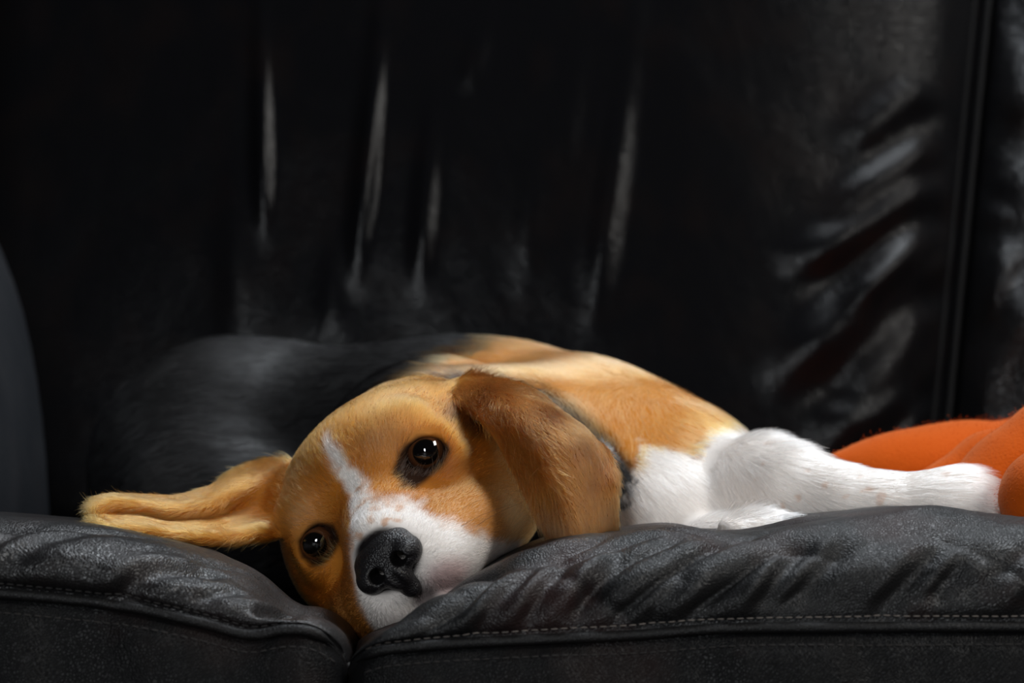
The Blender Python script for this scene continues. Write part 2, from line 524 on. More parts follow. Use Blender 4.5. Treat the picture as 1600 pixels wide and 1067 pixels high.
# two rows of raised seam along the right edge of the wide cushion
zz = np.linspace(0.40, 0.90, 60)
for off, rr in ((0.001, 0.0032), (-0.010, 0.0022)):
    ix = np.clip(((zz - 0.36) / 0.57 * 249).astype(int), 0, 249)
    pts = []
    for z_, i in zip(zz, ix):
        row = front1[i]
        x_ = seam_x(z_) - 0.004 + off
        y_ = np.interp(min(x_, row[-1, 0]), row[:, 0], row[:, 1]) - (0.004 if off > 0 else 0.0)
        pts.append((x_, y_ if off < 0 else np.interp(row[-1, 0] - 0.003, row[:, 0], row[:, 1]), z_))
    tube('piping', pts, rr, M_welt, bc1, 10)


def armrest(xc, sgn):
    """padded arm: cross-section in x-z swept front to back with a rounded front"""
    n, ny = 72, 40
    ang = np.linspace(0, 2 * math.pi, n, endpoint=False)
    cs, sn = np.cos(ang), np.sin(ang)
    hw = 0.105; hz = 0.31; zc = 0.42
    ex = 2.6
    px = np.sign(cs) * np.abs(cs) ** (2 / ex) * hw
    pz = np.sign(sn) * np.abs(sn) ** (2 / ex) * hz
    px = px * (1 - 0.20 * sstep(0.12, -0.2, 0.0 + 0 * pz)) - sgn * 0.0 + sgn * (-0.05) * np.clip(pz / hz, 0, 1) ** 2
    ys = np.linspace(0.0, 0.62, ny)
    rows = []
    for k, y in enumerate(ys):
        e = min(y - 0.0, 0.62 - y); R = 0.06
        s = 1 - (R * (1 - math.sqrt(max(0, 1 - (1 - min(e, R) / R) ** 2)))) / hw if e < R else 1
        wob = 1 + 0.02 * np.sin(ang * 5 + k * 0.35) * sstep(0, 0.1, np.array(y))
        rows.append(np.stack([xc + px * s * wob, np.full(n, y), zc + pz * (1 - (1 - s) * 0.5)], 1))
    V = np.concatenate(rows)
    F = grid_faces(ny, n, True)
    V = np.vstack([V, rows[0].mean(0), rows[-1].mean(0)])
    F = F.tolist() + [(len(V) - 2, j, (j + 1) % n) for j in range(n)] + [(len(V) - 1, (ny - 1) * n + (j + 1) % n, (ny - 1) * n + j) for j in range(n)]
    return mesh_obj('armrest', V, F, M_arm, sofa)


arm = armrest(-0.40, 1)
armrest(0.97, -1)
box('base', (-0.60, -0.085, 0.07), (1.06, 0.58, 0.245), M_pipe, sofa, 0.012)
box('back_frame', (-0.60, 0.64, 0.07), (1.06, 0.78, 0.86), M_pipe, sofa, 0.03)
for fx in (-0.56, 1.02):
    for fy in (-0.05, 0.68):
        box('foot', (fx - 0.025, fy - 0.025, 0.0), (fx + 0.025, fy + 0.025, 0.072), M_wood, sofa, 0.004)
adopt(sofa)

# ------------------------------------------------------------------ implicit-surface modelling
class Field:
    def __init__(self, lo, hi, h):
        self.lo = np.array(lo, float); self.h = h
        self.n = np.ceil((np.array(hi) - self.lo) / h).astype(int) + 1
        self.a = np.full(self.n, 0.06, np.float32)

    def sub(self, lo, hi):
        i0 = np.clip(np.floor((np.asarray(lo) - self.lo) / self.h).astype(int), 0, self.n - 1)
        i1 = np.clip(np.ceil((np.asarray(hi) - self.lo) / self.h).astype(int) + 1, 1, self.n)
        sl = tuple(slice(a, b) for a, b in zip(i0, i1))
        ax = [(self.lo[c] + self.h * np.arange(i0[c], i1[c])).astype(np.float32) for c in range(3)]
        return sl, ax

    @staticmethod
    def smin(a, b, k):
        h = np.maximum(k - np.abs(a - b), 0) / k
        return np.minimum(a, b) - h * h * k * 0.25

    def put(self, d, sl, k, mode='add'):
        if mode == 'add':
            self.a[sl] = self.smin(self.a[sl], d, k)
        else:
            self.a[sl] = -self.smin(-self.a[sl], d, k)

    def ellipsoid(self, c, r, k=0.01, R=None, mode='add'):
        c = np.asarray(c, float); r = np.asarray(r, float) * np.ones(3)
        m = r.max() + k + 0.012
        sl, ax = self.sub(c - m, c + m)
        x, y, z = np.meshgrid(*[a - cc for a, cc in zip(ax, c)], indexing='ij', sparse=True)
        if R is not None:   # rows of R^T: world to local
            lx, ly, lz = [R[0, i] * x + R[1, i] * y + R[2, i] * z for i in range(3)]
        else:
            lx, ly, lz = x, y, z
        qx, qy, qz = lx / r[0], ly / r[1], lz / r[2]
        k0 = np.sqrt(qx * qx + qy * qy + qz * qz)
        k1 = np.sqrt((qx / r[0]) ** 2 + (qy / r[1]) ** 2 + (qz / r[2]) ** 2) + 1e-9
        self.put((k0 * (k0 - 1) / k1).astype(np.float32), sl, k, mode)

    def cone(self, a, b, ra, rb, k=0.01, mode='add'):
        a = np.asarray(a, float); b = np.asarray(b, float)
        m = max(ra, rb) + k + 0.012
        sl, ax = self.sub(np.minimum(a, b) - m, np.maximum(a, b) + m)
        x, y, z = np.meshgrid(*[q - c for q, c in zip(ax, a)], indexing='ij', sparse=True)
        d = b - a; L2 = d @ d
        t = np.clip((x * d[0] + y * d[1] + z * d[2]) / L2, 0, 1)
        dist = np.sqrt((x - t * d[0]) ** 2 + (y - t * d[1]) ** 2 + (z - t * d[2]) ** 2) - (ra + (rb - ra) * t)
        self.put(dist.astype(np.float32), sl, k, mode)

    def chain(self, pts, rs, k_in=0.004, k=0.01):
        """tapered limb: joined by itself first, then merged"""
        for (a, b, ra, rb) in zip(pts[:-1], pts[1:], rs[:-1], rs[1:]):
            self.cone(a, b, ra, rb, k)

    def sheet(self, pts, rad):
        """thin sheet given as dense samples"""
        for p, r in zip(pts, rad):
            m = r + 0.007
            sl, ax = self.sub(p - m, p + m)
            x, y, z = np.meshgrid(*[q - c for q, c in zip(ax, p)], indexing='ij', sparse=True)
            d = np.sqrt(x * x + y * y + z * z) - r
            np.minimum(self.a[sl], d, out=self.a[sl])

    def sample(self, p):
        q = (p - self.lo) / self.h
        i = np.clip(np.floor(q).astype(int), 0, self.n - 2)
        f = np.clip(q - i, 0, 1)
        out = 0
        for dx in (0, 1):
            for dy in (0, 1):
                for dz in (0, 1):
                    w = (f[:, 0] if dx else 1 - f[:, 0]) * (f[:, 1] if dy else 1 - f[:, 1]) * (f[:, 2] if dz else 1 - f[:, 2])
                    out = out + w * self.a[i[:, 0] + dx, i[:, 1] + dy, i[:, 2] + dz]
        return out

    def surface(self, smooth=2):
        A = self.a
        S = A < 0
        nx, ny, nz = A.shape
        cnt = np.zeros((nx - 1, ny - 1, nz - 1), np.uint8)
        for dx in (0, 1):
            for dy in (0, 1):
                for dz in (0, 1):
                    cnt += S[dx:nx - 1 + dx, dy:ny - 1 + dy, dz:nz - 1 + dz]
        act = (cnt > 0) & (cnt < 8)
        idx = np.full(act.shape, -1, np.int32)
        cells = np.argwhere(act)
        idx[act] = np.arange(len(cells))
        val = {}
        for c in [(a, b, d) for a in (0, 1) for b in (0, 1) for d in (0, 1)]:
            val[c] = A[cells[:, 0] + c[0], cells[:, 1] + c[1], cells[:, 2] + c[2]]
        acc = np.zeros((len(cells), 3)); n = np.zeros(len(cells))
        for ax in range(3):
            o = [i for i in range(3) if i != ax]
            for b0 in (0, 1):
                for b1 in (0, 1):
                    c0 = [0, 0, 0]; c0[o[0]] = b0; c0[o[1]] = b1
                    c1 = list(c0); c1[ax] = 1
                    v0, v1 = val[tuple(c0)], val[tuple(c1)]
                    m = (v0 < 0) != (v1 < 0)
                    t = np.where(m, v0 / np.where(m, v0 - v1, 1), 0)
                    pos = np.zeros((len(cells), 3)); pos[:, o[0]] = b0; pos[:, o[1]] = b1; pos[:, ax] = t
                    acc += pos * m[:, None]; n += m
        V = self.lo + self.h * (cells + acc / n[:, None])
        quads = []
        for ax in range(3):
            o = [i for i in range(3) if i != ax]
            s0 = [slice(1, -1)] * 3; s0[ax] = slice(0, -1)
            s1 = [slice(1, -1)] * 3; s1[ax] = slice(1, None)
            a, b = S[tuple(s0)], S[tuple(s1)]
            e = np.argwhere(a != b)
            if not len(e): continue
            flip = a[e[:, 0], e[:, 1], e[:, 2]]
            base = e.copy()
            for c in o: base[:, c] += 1
            q = []
            for (d0, d1) in ((-1, -1), (0, -1), (0, 0), (-1, 0)):
                cc = base.copy(); cc[:, o[0]] += d0; cc[:, o[1]] += d1
                q.append(idx[cc[:, 0], cc[:, 1], cc[:, 2]])
            q = np.stack(q, 1)
            want = flip if ax != 1 else ~flip
            q[~want] = q[~want][:, ::-1]
            quads.append(q)
        Fq = np.concatenate(quads)
        e = np.concatenate([Fq[:, [0, 1]], Fq[:, [1, 2]], Fq[:, [2, 3]], Fq[:, [3, 0]]])
        for it in range(smooth):
            s = np.stack([np.bincount(e[:, 0], V[e[:, 1], c], len(V)) + np.bincount(e[:, 1], V[e[:, 0], c], len(V)) for c in range(3)], 1)
            n = np.bincount(e[:, 0], minlength=len(V)) + np.bincount(e[:, 1], minlength=len(V))
            V = V * 0.4 + 0.6 * s / n[:, None]
        return V, Fq


def rot(ax, a):
    c, s = math.cos(a), math.sin(a)
    return np.array({'x': [[1, 0, 0], [0, c, -s], [0, s, c]], 'y': [[c, 0, s], [0, 1, 0], [-s, 0, c]], 'z': [[c, -s, 0], [s, c, 0], [0, 0, 1]]}[ax])


# ------------------------------------------------------------------ the dog
HR = rot('y', math.radians(-39.7)) @ rot('z', math.radians(-9.5)) @ rot('x', math.radians(3.3))
HO = P(579.5, 777, 1.15)


def hw(x, y, z):
    """head coordinates in centimetres (x to the dog's left, y backwards, z up) to world"""
    return HO + HR @ (np.array([x, y, z]) * 0.01)


def to_head(p):
    return (p - HO) @ HR * 100


H = 0.0016
LO, HI = (-0.32, -0.13, 0.37), (0.27, 0.46, 0.61)
head = Field((-0.16, -0.13, 0.39), (0.10, 0.17, 0.59), H)
head.lo = np.array(LO) + np.round((head.lo - np.array(LO)) / H) * H


def hell(c, r, k=0.8, mode='add', tilt=None):
    R = HR if tilt is None else HR @ tilt
    head.ellipsoid(hw(*c), np.array(r) * 0.01 * np.ones(3), k * 0.01, R, mode)


def hcone(a, b, ra, rb, k=0.8, mode='add'):
    head.cone(hw(*a), hw(*b), ra * 0.01, rb * 0.01, k * 0.01, mode)


EYE = 3.4
hell((0, 5.2, 0.3), (5.7, 6.2, 3.85))                       # cranium
hell((0, 2.6, 1.2), (3.6, 3.0, 2.4), 1.5)                  # forehead
for s in (-1, 1):
    hell((2.75 * s, 1.15, 1.45), (1.75, 1.5, 1.25), 0.9)   # brows
    hell((3.2 * s, 0.0, -3.7), (1.8, 2.8, 1.8), 1.6)
    hell((4.4 * s, 4.3, -1.8), (2.1, 4.2, 2.8), 1.4)       # cheekbones
    hell((3.7 * s, 4.6, -4.2), (2.2, 3.6, 2.3), 1.5)       # jaw muscle
hcone((0, 0.8, -1.5), (0, -3.9, -2.45), 2.75, 2.1, 1.3)    # muzzle
hcone((0, 0.2, -0.6), (0, -4.6, -1.6), 1.55, 1.25, 1.0)   # bridge of the nose
for s in (-1, 1):
    hell((1.5 * s, -3.0, -3.75), (1.75, 2.9, 1.8), 1.3)   # flews
    hcone((1.7 * s, -2.6, -3.9), (3.2 * s, 2.4, -4.3), 1.6, 1.8, 1.5)
hcone((0, 3.0, -5.6), (0, -3.6, -5.5), 1.9, 1.15, 0.6)     # lower jaw
hell((0, 6.0, -4.2), (4.0, 4.0, 3.6), 1.5)                 # throat
hcone((0, -5.9, -3.4), (0, -5.5, -5.2), 0.25, 0.35, 0.5, 'cut')   # groove under the nose
hcone((0, -2.05, 0.9), (0, -0.25, 3.2), 0.12, 0.05, 0.5, 'cut')         # furrow between the brows
for s in (-1, 1):                                          # eye sockets, lids, openings
    hell((EYE * s * 0.98, 0.0, -0.9), (1.5, 0.9, 0.9), 0.9)
    head.ellipsoid(hw(EYE * s, 0.75, 0), 0.0142, 0.006)
    tl = rot('y', math.radians(10 * s)) @ rot('z', math.radians(14 * s))
    hell((EYE * s * 1.02, -0.75, -0.04), (1.08, 1.35, 0.76), 0.10, 'cut', tl)

for s in (-1, 1):                                          # nostril passages
    hcone((0.66 * s, -7.2, -2.72), (0.50 * s, -3.6, -2.5), 0.44, 0.34, 0.1, 'cut')
body = Field(LO, HI, H)


def bpx(u, v, d, rpx):
    return P(u, v, d), rpx * d / FPX


def bell(u, v, d, r, k=0.02):
    """r: radii in metres (x, y, z)"""
    body.ellipsoid(P(u, v, d), np.array(r) * np.ones(3), k)


bell(372, 738, 1.470, (0.090, 0.080, 0.0830), 0.03)        # rump
bell(500, 745, 1.465, (0.080, 0.080, 0.077), 0.02)         # loin
bell(690, 738, 1.435, (0.100, 0.090, 0.0815), 0.028)       # ribcage
bell(820, 745, 1.39, (0.080, 0.085, 0.074), 0.03)
bell(945, 765, 1.345, (0.066, 0.075, 0.066), 0.03)         # shoulder
bell(1060, 765, 1.31, (0.050, 0.06, 0.044), 0.03)
bell(1040, 815, 1.27, (0.055, 0.055, 0.042), 0.02)         # chest
body.cone(P(680, 745, 1.25), P(890, 745, 1.33), 0.056, 0.062, 0.02)    # neck
bell(692, 732, 1.315, (0.068, 0.05, 0.0605), 0.007)         # nape skin
# upper foreleg stretched out to the right
leg = [(1120, 758, 1.275, 72), (1195, 759, 1.235, 72), (1240, 768, 1.215, 64), (1310, 782, 1.20, 50), (1380, 793, 1.195, 48), (1460, 794, 1.19, 50), (1505, 794, 1.19, 54), (1530, 800, 1.19, 48)]
L = [bpx(*q) for q in leg]
for (a, ra), (b, rb) in zip(L[:-1], L[1:]):
    body.cone(a, b, ra, rb, 0.012)
for t in range(4):                                          # toes
    a, ra = bpx(1512 + t % 2 * 4, 768 + 17 * t, 1.178 + 0.004 * abs(t - 1.5), 19)
    b, rb = bpx(1542 + (6 if t in (1, 2) else 0), 772 + 17 * t, 1.178 + 0.004 * abs(t - 1.5), 17)
    body.cone(a, b, ra, rb, 0.004)
# other foreleg tucked below with its paw showing
L = [bpx(1060, 850, 1.25, 60), bpx(1120, 858, 1.20, 46), bpx(1180, 846, 1.17, 45), bpx(1228, 846, 1.165, 44)]
for (a, ra), (b, rb) in zip(L[:-1], L[1:]):
    body.cone(a, b, ra, rb, 0.008)
for t in range(3):
    a, ra = bpx(1140 + 34 * t, 826 - 6 * (t == 1), 1.152, 20)
    b, rb = bpx(1150 + 38 * t, 832, 1.142, 18)
    body.cone(a, b, ra, rb, 0.003)
# near hind leg folded beside the belly
L = [bpx(330, 800, 1.42, 150), bpx(450, 845, 1.37, 95), bpx(560, 868, 1.36, 50), bpx(640, 880, 1.36, 46)]
for (a, ra), (b, rb) in zip(L[:-1], L[1:]):
    body.cone(a, b, ra, rb, 0.02)
# tail lying along the backrest
L = [bpx(265, 780, 1.53, 45), bpx(270, 840, 1.565, 36), bpx(400, 870, 1.575, 28), bpx(540, 870, 1.575, 20)]
for (a, ra), (b, rb) in zip(L[:-1], L[1:]):
    body.cone(a, b, ra, rb, 0.01)

# ears: lofted sheets
def loft(sections, n1=70, n2=46):
    S = np.array([[P(*q) for q in s] for s in sections])       # (m, k, 3)
    m, k = S.shape[:2]
    a = np.linspace(0, m - 1, n1); b = np.linspace(0, k - 1, n2)
    T = np.stack([np.stack([interp(a, np.arange(m), S[:, j, c]) for j in range(k)], 1) for c in range(3)], 2)
    return np.stack([np.stack([interp(b, np.arange(k), T[i, :, c]) for i in range(n1)], 0) for c in range(3)], 2)


ear_left_sections = [   # the dog's left ear, hanging over its cheek
    [(696, 618, 1.188), (718, 604, 1.195), (738, 597, 1.210), (758, 598, 1.222), (772, 606, 1.235)],
    [(730, 634, 1.162), (765, 612, 1.163), (795, 606, 1.175), (822, 614, 1.182), (835, 632, 1.205)],
    [(768, 664, 1.142), (803, 642, 1.138), (836, 634, 1.150), (862, 642, 1.160), (878, 658, 1.188)],
    [(797, 707, 1.130), (836, 686, 1.122), (872, 674, 1.128), (902, 674, 1.146), (915, 690, 1.170)],
    [(820, 754, 1.122), (858, 738, 1.112), (893, 722, 1.118), (922, 708, 1.136), (943, 710, 1.150)],
    [(840, 796, 1.115), (876, 786, 1.105), (905, 770, 1.112), (930, 755, 1.126), (956, 744, 1.134)],
    [(858, 830, 1.115), (890, 826, 1.103), (915, 816, 1.110), (936, 803, 1.122), (957, 790, 1.131)],
    [(870, 856, 1.118), (900, 858, 1.106), (922, 852, 1.112), (942, 845, 1.126), (958, 834, 1.136)]]
ear_right_sections = [  # the dog's right ear, laid out flat on the seat
    [(456, 724, 1.222), (446, 749, 1.205), (440, 790, 1.19), (436, 835, 1.175)],
    [(415, 725, 1.228), (410, 755, 1.205), (405, 800, 1.195), (402, 838, 1.165)],
    [(375, 739, 1.225), (372, 770, 1.195), (365, 806, 1.195), (362, 842, 1.155)],
    [(335, 764, 1.215), (330, 790, 1.180), (322, 812, 1.185), (318, 842, 1.145)],
    [(285, 780, 1.205), (280, 797, 1.170), (272, 815, 1.178), (270, 838, 1.138)],
    [(235, 782, 1.195), (230, 793, 1.165), (222, 808, 1.175), (225, 832, 1.130)],
    [(190, 781, 1.185), (182, 790, 1.155), (182, 806, 1.165), (185, 829, 1.125)],
    [(160, 784, 1.175), (154, 797, 1.148), (156, 810, 1.150), (164, 824, 1.125)]]
EL, ER = loft(ear_left_sections), loft(ear_right_sections, 90, 46)
ear = Field((-0.24, -0.09, 0.41), (0.09, 0.12, 0.58), H)
ear.lo = np.array(LO) + np.round((ear.lo - np.array(LO)) / H) * H
for G in (EL, ER):
    rr = np.full(G.shape[:2], 0.0024)
    ear.sheet(G.reshape(-1, 3), rr.ravel())


def merge(dst, src, kfun):
    o = np.round((src.lo - dst.lo) / H).astype(int)
    n = np.minimum(src.n, dst.n - o)
    s = tuple(slice(a, a + b) for a, b in zip(o, n)); q = tuple(slice(0, b) for b in n)
    A, B = dst.a[s], src.a[q]
    k = kfun(src, n)
    dst.a[s] = Field.smin(A, B, k)


dog = Field(LO, HI, H)
dog.a = body.a.copy()
merge(dog, head, lambda s, n: 0.014)


def ear_k(s, n):
    ax = [s.lo[c] + H * np.arange(n[c]) for c in range(3)]
    X, Y, Z = np.meshgrid(*ax, indexing='ij', sparse=True)
    k = 0.0015
    for c in (P(738, 606, 1.20), P(440, 770, 1.20)):
        d = np.sqrt((X - c[0]) ** 2 + (Y - c[1]) ** 2 + (Z - c[2]) ** 2)
        k = np.maximum(k, 0.014 * np.clip(1 - d / 0.034, 0, 1) ** 0.8)
    return k.astype(np.float32)


merge(dog, ear, ear_k)
V, F = dog.surface(2)
fh, fb, fe = head.sample(V), body.sample(V), ear.sample(V)
inb = lambda f: np.all((V > f.lo + H) & (V < f.lo + (f.n - 2) * H), 1)
fh = np.where(inb(head), fh, 0.06); fe = np.where(inb(ear), fe, 0.06)
w_ear = sstep(0.003, 0.0008, fe)
w_head = (1 - w_ear) * sstep(0.003, -0.003, fh - fb)
w_body = 1 - w_ear - w_head


# ------------------------------------------------------------------ coat markings (in head and body coordinates)
def poly_sd(x, y, poly):
    """signed distance to polygon, negative inside"""
    poly = np.asarray(poly, float)
    d = np.full(x.shape, 1e9); ins = np.zeros(x.shape, bool)
    for a, b in zip(poly, np.roll(poly, -1, 0)):
        e = b - a; wx, wy = x - a[0], y - a[1]
        t = np.clip((wx * e[0] + wy * e[1]) / (e @ e), 0, 1)
        d = np.minimum(d, np.hypot(wx - t * e[0], wy - t * e[1]))
        c = ((a[1] <= y) & (b[1] > y)) | ((b[1] <= y) & (a[1] > y))
        xi = a[0] + (y - a[1]) / np.where(abs(e[1]) < 1e-12, 1e-12, e[1]) * e[0]
        ins ^= c & (x < xi)
    return np.where(ins, -d, d)


TAN = srgb(188, 118, 44)
TAN_DK = srgb(146, 84, 32)
TAN_LT = srgb(210, 150, 88)
WHITE = srgb(236, 228, 222)
COAT_BLACK = srgb(13, 12, 13)
PINK = srgb(196, 150, 148)


def mixc(c, c2, w):
    return c * (1 - w[:, None]) + np.asarray(c2) * w[:, None]


def coat_colour(p, wear, whead, wbody):
    h = to_head(p)
    hx, hy, hz = h.T
    n1 = noise3(p * 220, 5) - 0.5; n2 = noise3(p * 60, 9) - 0.5; n3 = noise3(p * 600, 2) - 0.5
    # --- head
    c = np.tile(TAN, (len(p), 1))
    c = mixc(c, TAN_DK, np.clip(0.35 + 1.3 * n2, 0, 0.8))
    c = mixc(c, TAN_LT, 0.45 * sstep(2.2, 0.6, np.hypot(np.abs(hx) - 3.0, (hz - 1.9) * 0.9)))       # pale spots above the eyes
    c = mixc(c, TAN_LT, 0.5 * sstep(-1.5, -3.5, hz) * sstep(1.5, 3.0, np.abs(hx)))
    blaze = poly_sd(hx + 0.5 * n1, hz + 0.5 * n1, [(0.0, 3.45), (0.35, 2.7), (0.48, 1.4), (0.6, 0.4), (1.05, -0.3), (2.06, -1.11), (2.6, -2.3), (3.3, -3.5), (3.6, -4.6), (3.4, -9), (-3.6, -9),
                                                     (-3.0, -5), (-2.3, -3.0), (-1.7, -1.9), (-1.2, -1.2), (-0.5, -0.4), (-0.35, 0.77), (-0.3, 2.06), (-0.25, 3.0)])
    wb_ = sstep(0.22, -0.22, blaze) * sstep(2.2, 0.8, hy + 0.5 * n2)
    c = mixc(c, WHITE, wb_)
    fre = sstep(0.57, 0.67, noise3(p * 330, 41)) * sstep(-2.5, -1.2, hz) * (hy < 0.5)
    c = mixc(c, TAN, 0.6 * fre * wb_)
    pk = sstep(1.5, 0.4, np.hypot(hx - 1.5, hz + 5.0)) * sstep(-3.4, -5.0, hy)
    c = mixc(c, PINK, 0.7 * pk)
    c = mixc(c, srgb(60, 42, 44), 0.85 * sstep(0.9, 0.3, np.hypot(hx * 1.0, (hz + 4.9) * 1.0)) * sstep(-3, -4.5, hy))
    for s, rim in ((1, [(1.8, 0.3), (2.6, 0.86), (3.64, 0.78), (4.45, 0.0), (4.62, -0.62), (3.75, -1.1), (2.6, -1.05), (1.9, -0.55)]),
                   (-1, [(1.95, 0.2), (2.6, 0.75), (3.4, 0.85), (4.0, 0.72), (4.45, -0.1), (4.2, -0.75), (3.6, -0.95), (2.7, -0.85), (2.1, -0.5)])):
        dd = poly_sd(hx * s + 0.35 * n1, hz + 0.35 * n1, rim)
        c = mixc(c, srgb(24, 18, 18), 0.96 * sstep(0.16, -0.16, dd) * (hy < 3.5))
        patch = poly_sd(hx * s + 0.9 * n1, hz + 0.9 * n1, [(5.0, 1.3), (5.5, 0.9), (6.1, -0.2), (5.9, -1.3), (5.25, -1.1), (5.15, 0.0)])
        c = mixc(c, srgb(52, 40, 32), (0.8 if s > 0 else 0.3) * sstep(0.35, -0.3, patch))
    # nose leather surround
    c = mixc(c, srgb(26, 23, 24), sstep(1.9, 1.5, np.hypot(hx / 1.0, (hz + 2.4) / 0.85)) * sstep(-5.4, -5.9, hy))
    # --- ears
    ce = np.tile(srgb(152, 92, 38), (len(p), 1))
    ce = mixc(ce, srgb(110, 63, 25), np.clip(0.4 + 2.0 * n2 + 0.8 * n1, 0, 1))
    ce = mixc(ce, TAN, 0.6 * sstep(-0.02, -0.10, p[:, 0] + 0.02))
    # --- body: black saddle, tan shoulder, white chest and legs, black line down the neck
    x, y, z = p.T
    q = CAMX(p)
    u, v = q[:, 0] + 26 * n1 + 14 * n3, q[:, 1] + 26 * n1 + 14 * n3
    cb = np.tile(COAT_BLACK, (len(p), 1))
    tan = poly_sd(u, v, [(650, 590), (690, 566), (760, 545), (860, 470), (1300, 470), (1320, 700), (1100, 690), (1085, 716), (1000, 705), (994, 735), (957, 682), (905, 638), (850, 602), (780, 584), (720, 580)])
    ctan = mixc(np.tile(TAN_LT, (len(p), 1)), TAN, np.clip(0.4 + 1.5 * n2 + sstep(600, 690, v) * 0.5, 0, 1))
    cb = mixc(cb, ctan, sstep(14, -14, tan))
    wh = poly_sd(u, v, [(1000, 690), (1090, 718), (1105, 672), (1330, 560), (1900, 560), (1900, 1200), (930, 1200), (960, 800), (985, 780), (995, 720)])
    cb = mixc(cb, WHITE, sstep(9, -9, wh))
    tick = sstep(0.69, 0.74, noise3(p * 240, 77)) * sstep(1150, 1200, u)
    cb = mixc(cb, TAN, 0.4 * tick)
    W = np.stack([whead, wear, wbody], 1); W /= W.sum(1, keepdims=True)
    return c * W[:, :1] + ce * W[:, 1:2] + cb * W[:, 2:]


def CAMX(p):
    """flank coordinates: side-on map of the lying body"""
    r = p - CAM
    d = r @ FWD
    return np.stack([800 + FPX * r[:, 0] / d, 533.5 - FPX * (r @ UPV) / d], 1)


colr = coat_colour(V, w_ear, w_head, w_body)

m_skin, nt, b = new_mat('dog_undercoat')
at = nt.nodes.new('ShaderNodeAttribute'); at.attribute_name = 'coat'
nt.links.new(at.outputs['Color'], b.inputs['Base Color'])
slk = nt.nodes.new('ShaderNodeAttribute'); slk.attribute_name = 'sleek'
for sock, rest, black in (('Roughness', 0.8, 0.40), ('Specular IOR Level', 0.05, 1.0)):   # sleek black saddle
    mrk = nt.nodes.new('ShaderNodeMapRange'); mrk.inputs['To Min'].default_value = rest; mrk.inputs['To Max'].default_value = black
    nt.links.new(slk.outputs['Fac'], mrk.inputs['Value']); nt.links.new(mrk.outputs['Result'], b.inputs[sock])
nzs = nt.nodes.new('ShaderNodeTexNoise'); nzs.inputs['Scale'].default_value = 55; nzs.inputs['Detail'].default_value = 6
bps = nt.nodes.new('ShaderNodeBump'); bps.inputs['Strength'].default_value = 0.35; bps.inputs['Distance'].default_value = 0.004
tcs = nt.nodes.new('ShaderNodeTexCoord'); mps = nt.nodes.new('ShaderNodeMapping'); mps.inputs['Scale'].default_value = (0.5, 1, 2.2)
mps.inputs['Rotation'].default_value = (0, 0.5, 0)
nt.links.new(tcs.outputs['Object'], mps.inputs['Vector']); nt.links.new(mps.outputs['Vector'], nzs.inputs['Vector'])
nt.links.new(nzs.outputs['Fac'], bps.inputs['Height']); nt.links.new(bps.outputs['Normal'], b.inputs['Normal'])

m_fur, nt, b = new_mat('dog_fur')
nt.nodes.remove(b)
hb = nt.nodes.new('ShaderNodeBsdfHairPrincipled')
hb.model = 'CHIANG'; hb.parametrization = 'COLOR'
at = nt.nodes.new('ShaderNodeAttribute'); at.attribute_name = 'coat'
nt.links.new(at.outputs['Color'], hb.inputs['Color'])
hb.inputs['Roughness'].default_value = 0.27
hb.inputs['IOR'].default_value = 1.5
hb.inputs['Radial Roughness'].default_value = 0.5
# the black hairs are glossier than the tan and white ones
hg = nt.nodes.new('ShaderNodeBsdfHairPrincipled'); hg.model = 'CHIANG'; hg.parametrization = 'COLOR'
nt.links.new(at.outputs['Color'], hg.inputs['Color'])
hg.inputs['Roughness'].default_value = 0.22; hg.inputs['Radial Roughness'].default_value = 0.3; hg.inputs['IOR'].default_value = 1.6
lum = nt.nodes.new('ShaderNodeRGBToBW'); nt.links.new(at.outputs['Color'], lum.inputs['Color'])
mrk = nt.nodes.new('ShaderNodeMapRange'); mrk.inputs['From Min'].default_value = 0.008; mrk.inputs['From Max'].default_value = 0.04
nt.links.new(lum.outputs['Val'], mrk.inputs['Value'])
mxs = nt.nodes.new('ShaderNodeMixShader')
nt.links.new(mrk.outputs['Result'], mxs.inputs[0]); nt.links.new(hg.outputs[0], mxs.inputs[1]); nt.links.new(hb.outputs[0], mxs.inputs[2])
nt.links.new(mxs.outputs[0], nt.nodes['Material Output'].inputs['Surface'])

dog_root = empty('beagle_dog', P(760, 860, 1.25))
tag(dog_root, 'tan, black and white beagle lying with its head over the gap between seat cushions', 'dog')
body_o = mesh_obj('body', V, F.astype(np.int32), m_skin, dog_root)
ca = body_o.data.attributes.new('coat', 'FLOAT_COLOR', 'POINT')
ca.data.foreach_set('color', np.hstack([colr, np.ones((len(V), 1))]).astype(np.float32).ravel())

sa = body_o.data.attributes.new('sleek', 'FLOAT', 'POINT')
sa.data.foreach_set('value', (w_body * sstep(0.03, 0.008, colr.mean(1))).astype(np.float32))

# ------------------------------------------------------------------ fur
rng = np.random.default_rng(4)
nrm = np.zeros(len(V) * 3, np.float32); body_o.data.vertex_normals.foreach_get('vector', nrm); nrm = nrm.reshape(-1, 3)
